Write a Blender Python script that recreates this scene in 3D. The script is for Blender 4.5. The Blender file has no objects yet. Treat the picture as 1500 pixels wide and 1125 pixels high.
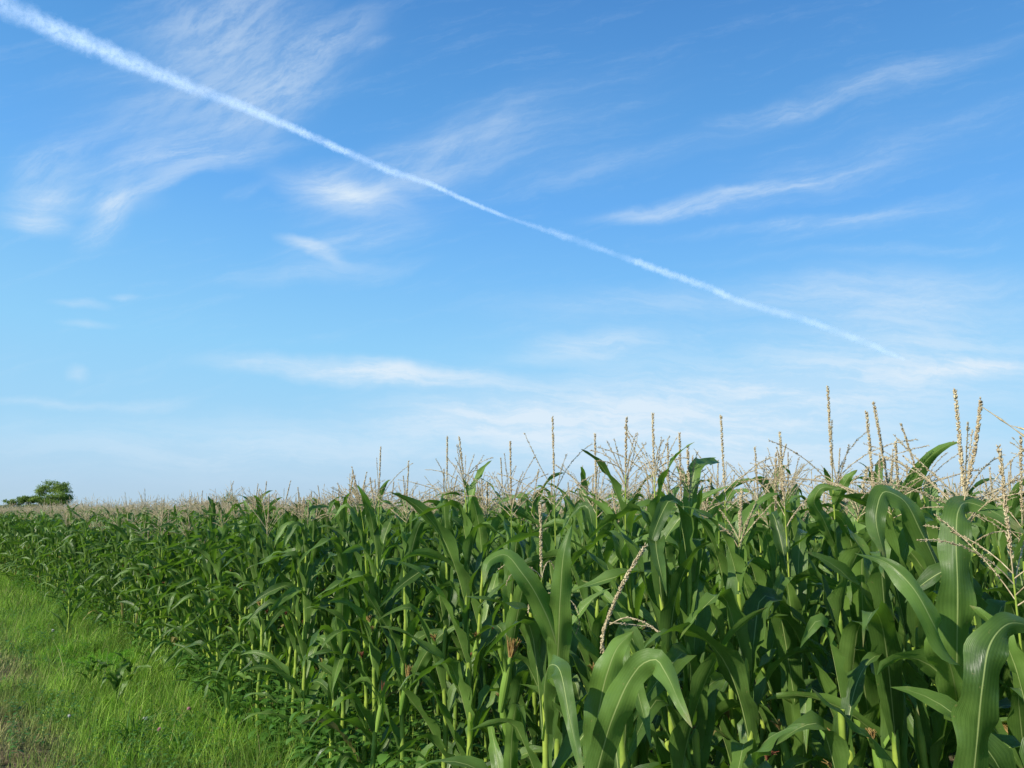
import bpy, math, random
import numpy as np
from mathutils import Vector
R = math.radians
C = bpy.context.scene.collection
sc = bpy.context.scene
CAMH = 1.9; F = 1150.0; PITCH = math.atan(186.5/F)
SUN_AZ = R(-125); SUN_EL = R(34)            # azimuth clockwise from +Y (view direction)

def P(px, py, Y):
    """world point on the sight line of a photo pixel at forward distance Y"""
    u = 562.5-py; cp, sp = math.cos(PITCH), math.sin(PITCH)
    d = np.array([px-750.0, F*cp-u*sp, F*sp+u*cp])
    return np.array([0, 0, CAMH])+d*(Y/d[1])
def Pd(px, py):
    u = 562.5-py; cp, sp = math.cos(PITCH), math.sin(PITCH)
    return np.array([px-750.0, F*cp-u*sp, F*sp+u*cp])
def G(px, py):
    d = Pd(px, py); k = -CAMH/d[2]
    return np.array([d[0]*k, d[1]*k, 0.0])

# ------------------------------------------------------------------ mesh collector
class MB:
    def __init__(s): s.v=[]; s.f4=[]; s.f3=[]; s.uv=[]; s.m4=[]; s.m3=[]; s.t=[]; s.n=0
    def add(s, v, f4=None, f3=None, uv=None, mat=0, t=None):
        v = np.asarray(v, float).reshape(-1,3); k=len(v)
        s.v.append(v); s.uv.append(np.zeros((k,2)) if uv is None else np.asarray(uv,float).reshape(-1,2))
        s.t.append(np.zeros(k) if t is None else np.broadcast_to(np.asarray(t,float),(k,)))
        if f4 is not None and len(f4): f4=np.asarray(f4,int); s.f4.append(f4+s.n); s.m4.append(np.broadcast_to(mat,(len(f4),)))
        if f3 is not None and len(f3): f3=np.asarray(f3,int); s.f3.append(f3+s.n); s.m3.append(np.broadcast_to(mat,(len(f3),)))
        s.n += k
    def arrays(s):
        cat = lambda l, sh: np.concatenate(l) if l else np.zeros(sh, int)
        return (np.concatenate(s.v), cat(s.f4,(0,4)), cat(s.f3,(0,3)), np.concatenate(s.uv), cat(s.m4,(0,)), cat(s.m3,(0,)), np.concatenate(s.t))
    def merge(s, arr, M=None, off=None, t=None):
        v,f4,f3,uv,m4,m3,tt = arr
        if M is not None: v = v@M.T
        if off is not None: v = v+off
        k=len(v); s.v.append(v); s.uv.append(uv); s.t.append(tt if t is None else np.full(k,t))
        if len(f4): s.f4.append(f4+s.n); s.m4.append(m4)
        if len(f3): s.f3.append(f3+s.n); s.m3.append(m3)
        s.n+=k
    def mesh(s, name, mats, smooth=True, attr=False):
        v,f4,f3,uv,m4,m3,t = s.arrays()
        me = bpy.data.meshes.new(name)
        n4,n3=len(f4),len(f3)
        me.vertices.add(len(v)); me.vertices.foreach_set('co', v.astype(np.float32).ravel())
        loops = np.concatenate([f4.ravel(), f3.ravel()]).astype(np.int32)
        me.loops.add(len(loops)); me.loops.foreach_set('vertex_index', loops)
        st = np.concatenate([np.arange(n4)*4, n4*4+np.arange(n3)*3]).astype(np.int32)
        me.polygons.add(n4+n3); me.polygons.foreach_set('loop_start', st)
        me.polygons.foreach_set('material_index', np.concatenate([m4,m3]).astype(np.int32))
        me.polygons.foreach_set('use_smooth', np.full(n4+n3, smooth))
        ul = me.uv_layers.new(name='UVMap'); ul.data.foreach_set('uv', uv[loops].astype(np.float32).ravel())
        if attr:
            a = me.attributes.new('tint','FLOAT','POINT'); a.data.foreach_set('value', t.astype(np.float32))
        for m in mats: me.materials.append(m)
        me.update(calc_edges=True)
        return me

def obj(name, data, parent=None):
    o = bpy.data.objects.new(name, data); C.objects.link(o)
    if parent: o.parent = parent
    return o
def tag(o, label=None, cat=None, group=None, kind=None):
    if label: o['label']=label
    if cat: o['category']=cat
    if group: o['group']=group
    if kind: o['kind']=kind
    return o

# ------------------------------------------------------------------ materials
def newmat(name):
    m = bpy.data.materials.new(name); m.use_nodes=True; nt=m.node_tree; nt.nodes.clear()
    return m, nt
class N:
    def __init__(s, nt): s.nt=nt
    def n(s, t, **k):
        x=s.nt.nodes.new(t)
        for a,b in k.items(): setattr(x,a,b)
        return x
    def l(s,a,b): s.nt.links.new(a,b)
    def val(s, sock, v):
        if hasattr(v,'is_output') : s.l(v,sock)
        else: sock.default_value=v
    def math(s, op, a, b=0.0, c=None, clamp=False):
        x=s.n('ShaderNodeMath', operation=op, use_clamp=clamp); s.val(x.inputs[0],a); s.val(x.inputs[1],b)
        if c is not None: s.val(x.inputs[2],c)
        return x.outputs[0]
    def mix(s, f, a, b, mode='MIX'):
        x=s.n('ShaderNodeMix', data_type='RGBA', blend_type=mode); s.val(x.inputs[0],f)
        s.val(x.inputs[6], a if hasattr(a,'is_output') else (*a,1)); s.val(x.inputs[7], b if hasattr(b,'is_output') else (*b,1))
        return x.outputs[2]
    def noise(s, vec, scale, detail=2, rough=.5):
        x=s.n('ShaderNodeTexNoise'); x.inputs['Scale'].default_value=scale; x.inputs['Detail'].default_value=detail; x.inputs['Roughness'].default_value=rough
        if vec is not None: s.l(vec, x.inputs['Vector'])
        return x.outputs['Fac']
    def ramp(s, f, lo, hi, a=0.0, b=1.0, smooth=True):
        x=s.n('ShaderNodeMapRange'); x.interpolation_type='SMOOTHSTEP' if smooth else 'LINEAR'
        s.val(x.inputs[0],f); x.inputs[1].default_value=lo; x.inputs[2].default_value=hi; x.inputs[3].default_value=a; x.inputs[4].default_value=b
        return x.outputs[0]

def blade_mat(name, ca, cb, cmid, trans, tfac, rough=.42, mid=.035, spec=.4, vein=True, dry=None, coat=0.0):
    m, nt = newmat(name); q=N(nt)
    geo=q.n('ShaderNodeNewGeometry'); uv=q.n('ShaderNodeUVMap'); oi=q.n('ShaderNodeObjectInfo')
    sx=q.n('ShaderNodeSeparateXYZ'); q.l(uv.outputs[0], sx.inputs[0])
    n1=q.noise(geo.outputs['Position'], 3.6, 3); n2=q.noise(geo.outputs['Position'], 23, 3)
    f=q.math('ADD', q.math('MULTIPLY', q.ramp(n1,.38,.62), .5), q.math('MULTIPLY', oi.outputs['Random'], .5))
    f=q.math('ADD', f, q.math('MULTIPLY', q.math('SUBTRACT', n2, .5), .5), clamp=True)
    col=q.mix(f, ca, cb)
    tc = q.mix(f, tuple(.75*c for c in trans), trans)
    d=q.math('ABSOLUTE', q.math('SUBTRACT', sx.outputs[0], .5))
    bump_h = None
    if vein:
        w=q.math('SINE', q.math('MULTIPLY', sx.outputs[0], 190.0))
        w2=q.math('SINE', q.math('MULTIPLY', sx.outputs[0], 67.0))
        ww=q.math('ADD', q.math('MULTIPLY', w,.5), q.math('MULTIPLY', w2,.5))
        col=q.mix(q.math('ADD', q.math('MULTIPLY', ww,.07), .1), col, tuple(1.7*c for c in cb))
        bump_h=ww
    mm=q.ramp(d, mid*.6, mid, 1, 0)
    mm=q.math('MULTIPLY', mm, q.ramp(sx.outputs[1], .75, 1.0, 1, .1))
    col=q.mix(mm, col, cmid)
    if dry:
        at=q.n('ShaderNodeAttribute', attribute_name='tint')
        col=q.mix(at.outputs['Fac'], col, dry); tc=q.mix(at.outputs['Fac'], tc, tuple(c*1.0 for c in dry))
    if dry:
        rn=q.ramp(q.noise(geo.outputs['Position'], .9, 3, .6),.35,.65,.75,1.2); rb=q.math('MULTIPLY',q.ramp(sx.outputs[0],0,.42,.45,1.5,False),rn)
        rc=q.n('ShaderNodeCombineColor'); [q.l(rb,rc.inputs[i]) for i in range(3)]
        col=q.mix(1.0,col,rc.outputs[0],'MULTIPLY'); tc=q.mix(1.0,tc,rc.outputs[0],'MULTIPLY')
    # slightly yellow leaf tips
    tip=q.math('MULTIPLY', q.ramp(sx.outputs[1], .90, 1.0), q.ramp(n2,.45,.6)); n9=q.noise(geo.outputs['Position'],75,4,.6); tip=q.math('MAXIMUM',tip,q.math('MULTIPLY',q.ramp(n9,.66,.72),.8))
    col=q.mix(q.math('MULTIPLY',tip,.7), col, (.3,.26,.1))
    pb=q.n('ShaderNodeBsdfPrincipled'); q.l(col,pb.inputs['Base Color'])
    q.val(pb.inputs['Roughness'], q.ramp(n2,.3,.7,rough-.06,rough+.1)); pb.inputs['Specular IOR Level'].default_value=spec
    if bump_h is not None:
        b=q.n('ShaderNodeBump'); b.inputs['Strength'].default_value=.25; b.inputs['Distance'].default_value=.002
        q.l(q.math('ADD', bump_h, q.math('MULTIPLY', n2, 3.0)), b.inputs['Height']); q.l(b.outputs[0], pb.inputs['Normal'])
    tr=q.n('ShaderNodeBsdfTranslucent'); q.l(tc, tr.inputs['Color'])
    mx=q.n('ShaderNodeMixShader'); mx.inputs[0].default_value=tfac; q.l(pb.outputs[0],mx.inputs[1]); q.l(tr.outputs[0],mx.inputs[2])
    o=q.n('ShaderNodeOutputMaterial'); q.l(mx.outputs[0],o.inputs[0])
    return m

def plain(name, ca, cb, scale=30, rough=.6, spec=.3, trans=0.0, zgrad=None):
    m, nt = newmat(name); q=N(nt)
    geo=q.n('ShaderNodeNewGeometry'); oi=q.n('ShaderNodeObjectInfo')
    f=q.ramp(q.noise(geo.outputs['Position'], scale, 3), .32,.68)
    f=q.math('ADD', q.math('MULTIPLY',f,.75), q.math('MULTIPLY', oi.outputs['Random'],.25), clamp=True)
    col=q.mix(f, ca, cb)
    if zgrad:
        sx=q.n('ShaderNodeSeparateXYZ'); q.l(geo.outputs['Position'], sx.inputs[0])
        col=q.mix(q.ramp(sx.outputs[2], zgrad[0], zgrad[1]), col, zgrad[2])
    pb=q.n('ShaderNodeBsdfPrincipled'); q.l(col,pb.inputs['Base Color']); pb.inputs['Roughness'].default_value=rough; pb.inputs['Specular IOR Level'].default_value=spec
    out=pb.outputs[0]
    if trans:
        tr=q.n('ShaderNodeBsdfTranslucent'); q.l(col,tr.inputs['Color'])
        mx=q.n('ShaderNodeMixShader'); mx.inputs[0].default_value=trans; q.l(out,mx.inputs[1]); q.l(tr.outputs[0],mx.inputs[2]); out=mx.outputs[0]
    o=q.n('ShaderNodeOutputMaterial'); q.l(out,o.inputs[0])
    return m

M_LEAF = blade_mat('maize_leaf', (.018,.052,.011), (.165,.285,.056), (.40,.50,.17), (.24,.50,.03), .27, rough=.36, spec=.38, mid=.026)  # random leaf tone, range widened to paint in contrast of lit and shaded leaves
M_STALK = plain('maize_stalk', (.12,.23,.03), (.44,.55,.08), 9, .5, .3, .05)
M_TASS = plain('tassel', (.50,.38,.22), (.95,.82,.52), 90, .8, .1, .22)
M_HUSK = blade_mat('husk', (.11,.24,.03), (.27,.42,.07), (.3,.4,.1), (.25,.45,.05), .15, rough=.55, spec=.25)
M_SILKT = plain('silk_tan', (.38,.22,.07), (.62,.45,.18), 80, .7, .2, .2)
M_SILKR = plain('silk_red', (.20,.06,.035), (.38,.16,.09), 80, .7, .2, .2)
M_DRYLEAF = plain('dry_leaf', (.22,.21,.06), (.42,.36,.14), 20, .7, .2, .3)
M_GRASS = blade_mat('grass_blades', (.125,.28,.028), (.38,.58,.07), (.2,.36,.08), (.28,.58,.05), .38, rough=.55, spec=.25, vein=False, dry=(.46,.39,.19))
M_WEED = blade_mat('weed_leaf', (.06,.17,.025), (.16,.33,.05), (.12,.26,.06), (.15,.42,.03), .32, rough=.5, vein=False)
M_FERN = blade_mat('feathery_leaf', (.13,.36,.03), (.22,.50,.05), (.2,.45,.05), (.35,.75,.05), .4, rough=.6, vein=False, spec=.2)
M_TREE = plain('tree_leaf', (.12,.21,.04), (.34,.46,.09), .6, .6, .2, .3)
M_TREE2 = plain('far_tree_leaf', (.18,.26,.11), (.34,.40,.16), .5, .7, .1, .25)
M_BARK = plain('bark', (.12,.09,.06), (.22,.18,.13), 5, .9, .1)
M_PETALP = plain('pink_petal', (.6,.2,.3), (.75,.35,.45), 50, .6, .2, .3)
M_PETALW = plain('white_petal', (.75,.75,.72), (.85,.85,.85), 50, .6, .2, .3)

# ------------------------------------------------------------------ generators
def grid_faces(n, m):
    i,j=np.meshgrid(np.arange(n-1),np.arange(m-1),indexing='ij'); a=(i*m+j).ravel()
    return np.stack([a,a+1,a+m+1,a+m],1)
def sm(x): x=np.clip(x,0,1); return x*x*(3-2*x)
def nrm(a): return a/np.maximum(np.linalg.norm(a,axis=-1,keepdims=True),1e-9)

def ribbon(mb, Pn, side, W, fold, wave, ph, na=5, mat=0, base_w=.45, rise=2.6, taper=2.4, t=None, wavef=5.0):
    n=len(Pn); s=np.linspace(0,1,n)
    T=nrm(np.gradient(Pn,axis=0)); S=nrm(side-T*np.sum(side*T,1,keepdims=True)); Nn=np.cross(T,S)
    w=W*np.minimum(1,base_w+rise*s)*np.maximum(1-s**taper,0)**.85+.0006
    w=w*(1+.06*np.sin(s*23+ph)+.05*np.sin(s*41+2*ph)); u=np.linspace(-1,1,na)
    fo=fold*(1-.58*sm(s*1.5))
    V=np.zeros((n,na,3))
    for k,uu in enumerate(u):
        wv=wave*W*(uu*uu)*np.sin(2*math.pi*wavef*s+ph+(0 if uu<0 else 1.9))*sm(s*4)*(w/W)
        V[:,k]=Pn+S*(uu*w*.5*np.cos(fo))[:,None]+Nn*(abs(uu)*w*.5*np.sin(fo)+wv)[:,None]
    UV=np.zeros((n,na,2)); UV[:,:,0]=(u*.5+.5)[None]; UV[:,:,1]=s[:,None]
    mb.add(V, grid_faces(n,na), uv=UV, mat=mat, t=t)

def leaf(mb, rg, base, az, L, W, e0, bend, n=14, na=5, kink=None, mat=0, wave=.11, roll=None, p=1.5):
    s=np.linspace(0,1,n+1); th=e0-bend*s**p
    if kink: th=th-kink[1]*sm((s-kink[0])/.13)
    a=az+rg.uniform(-.5,.5)*s**2
    T=np.stack([np.cos(th)*np.cos(a),np.cos(th)*np.sin(a),np.sin(th)],1)
    Pn=np.vstack([base,base+np.cumsum((T[:-1]+T[1:])*.5*L/n,0)])
    S=np.stack([-np.sin(a),np.cos(a),0*a],1); Nn=np.cross(T,S)
    ro=(rg.uniform(-1.6,1.6) if roll is None else roll)*s**1.3
    side=S*np.cos(ro)[:,None]+Nn*np.sin(ro)[:,None]
    ribbon(mb,Pn,side,W,R(50),wave,rg.uniform(0,6.3),na,mat,wavef=rg.uniform(2.6,4.6))

def spline(pts, n):
    pts=np.asarray(pts,float); k=len(pts)
    d=np.r_[0,np.cumsum(np.linalg.norm(np.diff(pts,axis=0),axis=1))]; m=np.gradient(pts,d,axis=0)
    x=np.linspace(0,d[-1],n); out=[]
    for xx in x:
        i=min(max(np.searchsorted(d,xx)-1,0),k-2); h=d[i+1]-d[i]; t=(xx-d[i])/h
        out.append((2*t**3-3*t*t+1)*pts[i]+(t**3-2*t*t+t)*h*m[i]+(-2*t**3+3*t*t)*pts[i+1]+(t**3-t*t)*h*m[i+1])
    return np.array(out)
def path_leaf(pts, W, rg, face=(-.2,-1,.25), n=40, wave=.19, base_w=.5, taper=2.6, twist=0.0):
    """a leaf blade along explicit world points"""
    mb=MB(); Pn=spline(pts,n); T=nrm(np.gradient(Pn,axis=0)); f=np.array(face,float)
    S=nrm(np.cross(T,f)); 
    for i in range(1,n):
        if np.dot(S[i],S[i-1])<0: S[i]=-S[i]
    Nn=np.cross(T,S); ro=twist*np.linspace(0,1,n)
    S=S*np.cos(ro)[:,None]+Nn*np.sin(ro)[:,None]
    ribbon(mb,Pn,S,W,R(40),wave,rg.uniform(0,6),7,0,base_w=base_w,rise=1.8,taper=taper,wavef=rg.uniform(3,4.5))
    return mb

def tube(mb, Pn, rad, ns=8, mat=0, cap=True):
    n=len(Pn); T=nrm(np.gradient(Pn,axis=0)); ref=np.array([0,0,1.]) if abs(T[0][2])<.9 else np.array([1.,0,0])
    A=nrm(np.cross(T,ref)); B=np.cross(T,A)
    ph=np.linspace(0,2*math.pi,ns,endpoint=False); rad=np.broadcast_to(rad,(n,))
    V=Pn[:,None]+(A[:,None]*np.cos(ph)[None,:,None]+B[:,None]*np.sin(ph)[None,:,None])*rad[:,None,None]
    i,j=np.meshgrid(np.arange(n-1),np.arange(ns),indexing='ij'); i=i.ravel(); j=j.ravel(); j2=(j+1)%ns
    UV=np.zeros((n,ns,2)); UV[:,:,0]=np.linspace(0,.4,ns)[None]; UV[:,:,1]=np.linspace(0,.7,n)[:,None]
    mb.add(V, np.stack([i*ns+j,i*ns+j2,(i+1)*ns+j2,(i+1)*ns+j],1), uv=UV, mat=mat)

OCT_F=np.array([[0,1,2],[0,2,3],[0,3,1],[4,2,1],[4,3,2],[4,1,3]])
def spikelets(mb, pos, dirs, ln, r, rg, mat=0):
    """many small pointed grains, vectorised"""
    k=len(pos); d=nrm(dirs); ref=nrm(rg.normal(size=(k,3))); a=nrm(np.cross(d,ref)); b=np.cross(d,a)
    ln=ln*rg.uniform(.7,1.25,(k,1)); mid=pos+d*ln*.45
    V=np.stack([pos,mid+a*r,mid+(-.5*a+.87*b)*r,mid+(-.5*a-.87*b)*r,pos+d*ln],1)
    fc=(OCT_F[None]+np.arange(k)[:,None,None]*5).reshape(-1,3)
    mb.add(V,f3=fc,mat=mat)

def tassel_branch(mb, rg, Pn, thick, lod, spike, mat):
    L=np.linalg.norm(np.diff(Pn,axis=0),axis=1).sum()
    if lod==0:
        tube(mb,Pn,np.linspace(.0016,.0009,len(Pn)),4,mat)
        st=.1 if spike else .22; step=.0038 if spike else .0052
        k=int(L*(1-st)/step)*(4 if spike else 2)
        s=st+(1-st)*rg.uniform(0,1,k)**.95; idx=s*(len(Pn)-1); i=np.minimum(idx.astype(int),len(Pn)-2); fr=(idx-i)[:,None]
        pos=Pn[i]*(1-fr)+Pn[i+1]*fr; T=nrm(Pn[i+1]-Pn[i])
        out=nrm(np.cross(T,rg.normal(size=(k,3))))
        if not spike: out=nrm(out+np.array([0,0,-.5]))
        spikelets(mb,pos+out*.001,T*.9+out*(.55 if spike else .5),.0088 if spike else .0072,thick*(.42 if spike else .36),rg,mat)
    elif lod==1:
        n=max(9,int(L/.022)); P2=spline(Pn,n); r=thick*(.62+.38*np.sin(np.arange(n)*2.1+rg.uniform(0,6)))
        r[0]=.0012; r[-1]*=.4
        if not spike: r[:max(1,n//5)]=.0011
        tube(mb,P2,r,4,mat)
    else:
        tube(mb,Pn[[0,len(Pn)//2,-1]],np.array([thick*.5,thick*.95,thick*.4]),3,mat)

def tassel(mb, rg, top, H, nb, lod=0, lean=(0,0), spread=1.0, droop=0.0, th=1.0, bmat=0, smat=1):
    """top: where it leaves the leaf whorl; H: height of the tip above it"""
    ax=np.array([lean[0],lean[1],1.0]); n=10 if lod<2 else 3
    s=np.linspace(0,1,n)[:,None]; curve=top+ax*s*H+np.array([lean[0],lean[1],0])*s*s*H*.6
    st=.52; nf=max(2,int(n*st)+1)
    k=lambda x: curve[min(int(x*(n-1)),n-2)]*(1-(x*(n-1)-min(int(x*(n-1)),n-2)))+curve[min(int(x*(n-1)),n-2)+1]*(x*(n-1)-min(int(x*(n-1)),n-2))
    pts=lambda a,b,c: np.array([k(x) for x in np.linspace(a,b,c)])
    tube(mb,pts(0,st,3),np.array([.0034,.0028,.002])*(1 if lod<2 else 1.2),5 if lod<2 else 3,smat)
    tassel_branch(mb,rg,pts(st,1,8 if lod<2 else 3),.0052*th,lod,True,bmat)
    for b in range(nb):
        a=b*2.4+rg.uniform(-.4,.4); f=.40+.14*b/max(nb,1); L=H*rg.uniform(.40,.60)*(1.1-.45*(b/max(nb,1)))*min(1,.9+.2*spread)
        sp=R(rg.uniform(18,55))*spread; m=8 if lod<2 else 3; x=np.linspace(0,1,m)
        cu=sp+x*(R(rg.uniform(-10,60))+droop); r=np.array([0,0,0.])
        T=np.stack([np.sin(cu)*math.cos(a),np.sin(cu)*math.sin(a),np.cos(cu)],1)
        Pn=k(f)+np.vstack([np.zeros(3),np.cumsum(T[:-1]*L/(m-1),0)])
        tassel_branch(mb,rg,Pn,.0034*th,lod,False,bmat)

def make_parts(seed, height=1.95, lod=0, nleaf=11, ear=1, tas=True, tasH=.42, tl=.05, nb=8, az=None, first=.22, lean=None, leafscale=1.0, **tk):
    """geometry of one maize plant: dict part -> list of MB.  height = top of the stalk (whorl)"""
    rg=np.random.default_rng(seed); out={'stalk':[],'dry':[],'leaf':[],'tassel':[],'ear':[],'silk':[]}
    zt=height-.17; ln=rg.normal(0,.02,2) if lean is None else np.array(lean); az=rg.uniform(0,6.28) if az is None else az
    nn=(nleaf+1) if lod<2 else 4
    zs=np.linspace(0,zt,nleaf+2); lz=np.linspace(zt*.10,zt*1.0,nleaf); off=lambda z: np.array([ln[0]*z+.006*math.sin(z*9+seed), ln[1]*z+.006*math.cos(z*8+seed), z])
    # stalk with swollen nodes and leaf sheaths
    mb=MB()
    if lod==0:
        pz=[];pr=[]
        for i in range(len(zs)-1):
            r0=np.interp(zs[i],[0,.5,1.2,zt],[.0125,.0125,.009,.005]); dz=zs[i+1]-zs[i]
            pz+=[zs[i],zs[i]+.008,zs[i]+.016,zs[i]+dz*.5,zs[i+1]-.012]; pr+=[r0*1.28,r0*1.3,r0*1.08,r0*1.14,r0*1.2]
        tube(mb,np.array([off(z) for z in pz]),np.array(pr),8)
    else:
        pz=np.linspace(0,zt,6 if lod==1 else 3); tube(mb,np.array([off(z) for z in pz]),np.interp(pz,[0,zt],[.013,.006]),5 if lod==1 else 3)
    out['stalk'].append(mb)
    ns,na=[(15,5),(9,3),(5,3)][lod]
    rngl=range(nleaf) if lod<2 else range(nleaf-6,nleaf)
    for i in rngl:
        z=lz[i]+rg.uniform(-.02,.02)
        if z<first: continue
        f=i/(nleaf-1); a=az+math.pi*(i%2)+rg.normal(0,.33)
        L=leafscale*np.interp(f,[0,.35,.7,.9,1],[.60,.70,.70,.56,.40])*rg.uniform(.85,1.1); W=np.interp(f,[0,.3,.75,1],[.058,.088,.092,.066])*rg.uniform(.85,1.12)
        e0=R(np.interp(f,[0,.35,.7,1],[54,70,79,83])+rg.uniform(-9,7)); bend=R(np.interp(f,[0,.6,1],[105,115,120])*rg.uniform(.4,1.3))
        kink=(rg.uniform(.38,.72),R(rg.uniform(60,125))) if rg.random()<.55 else None
        if kink: bend*=.30
        mb=MB(); leaf(mb,rg,off(z),a,L,W,e0,bend,ns,na,kink,wave=.21,p=rg.uniform(1.6,3.0)); out['dry' if (i<2 and lod<2 and rg.random()<.12) else 'leaf'].append(mb)
    if tas:
        mb=MB(); tassel(mb,rg,off(zt),tasH+.17,nb,lod,(ln[0]+rg.normal(0,tl),ln[1]+rg.normal(0,tl)),**tk); out['tassel'].append(mb)
    for e in range(ear if lod<2 else 0):
        z=rg.uniform(.88,1.12)-.2*e; a=az+1.57+rg.uniform(-.5,.5)+math.pi*e; d=np.array([math.cos(a)*.24,math.sin(a)*.24,.97]); b=off(z)+np.array([math.cos(a),math.sin(a),0])*.014
        s=np.linspace(0,1,7 if lod==0 else 4)[:,None]; mb=MB()
        tube(mb,b+d*s*.18,.020*np.sin(math.pi*(.12+.80*s[:,0]))**.8,8 if lod==0 else 5)
        if lod==0:   # husk leaf tips
            for k in range(3):
                aa=k*2.1; leaf(mb,rg,b+d*.14+.013*np.array([math.cos(aa),math.sin(aa),0]),aa,.09,.018,R(75),R(40),5,3)
        out['ear'].append(mb)
        mb=MB(); tip=b+d*.175
        for k in range(46 if lod==0 else 9):
            aa=rg.uniform(0,6.28); sp=rg.uniform(.02,.30); v=nrm(d+sp*np.array([math.cos(aa),math.sin(aa),0])); L=rg.uniform(.03,.075)
            x=np.linspace(0,1,4)[:,None]; tube(mb,tip+v*x*L+np.array([.25*math.cos(aa),.25*math.sin(aa),-.9])*x**2.5*L*.4,np.linspace(.0022,.0012,4)*(1 if lod==0 else 2),3)
        out['silk'].append(mb)
    return out

MESHC=[0]
def build_plant(parts, name='maize_plant', silk=None, merge_leaves=False):
    e=bpy.data.objects.new(name,None); C.objects.link(e); e.empty_display_size=.1
    for mb in parts['stalk']: obj('stalk', mb.mesh('stalk',[M_STALK]), e)
    if merge_leaves:
        mm=MB(); [mm.merge(l.arrays()) for l in parts['leaf']]; obj('foliage', mm.mesh('foliage',[M_LEAF]), e)
    else:
        for l in parts['leaf']: obj('leaf', l.mesh('leaf',[M_LEAF]), e)
    for l in parts['dry']: tag(obj('leaf', l.mesh('leaf',[M_DRYLEAF]), e),'withered yellow leaf')
    for t in parts['tassel']: obj('tassel', t.mesh('tassel',[M_TASS,M_STALK]), e)
    for k,h in enumerate(parts['ear']):
        x=obj('ear', h.mesh('ear',[M_HUSK]), e); obj('silk', parts['silk'][k].mesh('silk',[silk or M_SILKT]), x)
    return e
def dup(root):
    r=root.copy(); C.objects.link(r)
    for ch in root.children:
        c=ch.copy(); C.objects.link(c); c.parent=r
        for g in ch.children:
            d=g.copy(); C.objects.link(d); d.parent=c
    return r
def flatten(parts, red=False):
    mb=MB()
    for k,mi in (('stalk',1),('leaf',0),('dry',6),('tassel',None),('ear',3),('silk',5 if red else 4)):
        for p in parts[k]:
            v,f4,f3,uv,m4,m3,t=p.arrays()
            if k=='tassel': m4=np.where(m4==0,2,1); m3=np.where(m3==0,2,1)
            else: m4=np.full(len(f4),mi); m3=np.full(len(f3),mi)
            mb.merge((v,f4,f3,uv,m4,m3,t))
    return mb.arrays()
FIELD_MATS=[M_LEAF,M_STALK,M_TASS,M_HUSK,M_SILKT,M_SILKR,M_DRYLEAF]

# ------------------------------------------------------------------ field layout
EDGE=np.array([(4.05,-2.6),(1.1,2.0),(-2.13,6.98),(-4.41,10.3),(-12.5,20.35),(-26,36),(-60,76)])
NRM=np.array([.80,.60]); ROW=.75
def edge_x(Y, r=0):
    E=EDGE+NRM*ROW*r; return np.interp(Y, E[:,1], E[:,0])
def inframe(x,y,mx=0): return y>.2 and abs(x)<.668*y+mx
rnd=random.Random(7)

# heroes: px (at horizon height), distance, tassel tip row in photo, seed, options, label
GRP='tall maize plants at the front of the field'
heroes=[]
def hero(px, Y, tip, seed, label, leaves=(), silk=None, dx=0, **k):
    b=P(px,749,Y); b[2]=0
    tz=P(px,tip,Y)[2] if tip else None; th=k.pop('tasH',.42)
    if tz: k['height']=min(tz-th,2.02) ; k['tasH']=tz-k['height']
    heroes.append((b,seed,label,leaves,silk,k))
q=lambda *a: [P(*p) for p in a]
rgH=np.random.default_rng(5)
hero(1404,2.02,572,101,'large near plant with a broad leaf folded over at eye level and two thick spikes',
     [(q((1402,1060,2.0),(1402,960,1.93),(1403,860,1.9),(1401,790,1.92),(1404,748,1.95),(1424,737,2.0),(1452,748,1.98),(1508,785,1.93)),.084,dict(base_w=.75,taper=3.5)),
      (q((1404,1045,2.0),(1392,975,1.86),(1368,915,1.78),(1335,858,1.78),(1300,825,1.82),(1252,810,1.88)),.078,dict(face=(-.35,-.65,.9),taper=3.0))],
     nb=11,th=1.15,az=2.9,nleaf=9,ear=0,lean=(.01,0),spread=1.35,leafscale=.72)
hero(1475,1.80,655,102,'nearest maize plant at the right, its wide leaf bent over at chest height',
     [(q((1422,1180,1.68),(1432,1080,1.64),(1440,1000,1.62),(1450,945,1.63),(1475,915,1.66),(1530,922,1.7)),.080,dict(taper=4,base_w=.8))],
     nb=7,az=-.2,nleaf=8,ear=0,leafscale=.72)
hero(1286,2.45,604,103,'plant with an arching leaf hooked over like an inverted U and a single straight spike',
     [(q((1382,850,2.4),(1350,780,2.38),(1318,728,2.36),(1296,720,2.35),(1284,748,2.33),(1298,826,2.3)),.078,dict(face=(-.1,-1,.5),base_w=.6,taper=4))],
     nb=2,az=1.2,tasH=.4)
hero(1222,2.75,567,104,'tallest tassel on a slim stalk with widely spread thin branches',
     [(q((1224,800,2.75),(1206,760,2.7),(1193,730,2.66),(1203,715,2.64),(1232,716,2.62)),.06,{}),
      (q((1222,745,2.75),(1232,718,2.7),(1244,698,2.68),(1256,688,2.66)),.045,{})],
     nb=8,tasH=.5,spread=1.35,az=2.2)
hero(1348,2.5,590,105,'plant whose tassel spike leans left above curved drooping branches',[],lean=(-.045,0),nb=9,tasH=.44,spread=1.4,droop=.5,az=.2)
hero(1452,2.6,640,106,'plant at far right with arching tassel branches hanging right',[],lean=(.05,0),nb=9,spread=1.6,droop=.5,az=.9)
hero(1062,3.05,608,107,'plant with a slim upright spike and V-shaped side branches right of centre',[],nb=6,tasH=.45,az=.3)
hero(997,3.15,636,108,'plant with one plain vertical spike beside curly pale branches',[],nb=5,tasH=.42,az=2.0)
hero(1152,2.95,634,109,'plant with a bare vertical rod-like spike between two leaning tassels',[],nb=2,tasH=.42,az=1.3)
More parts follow.
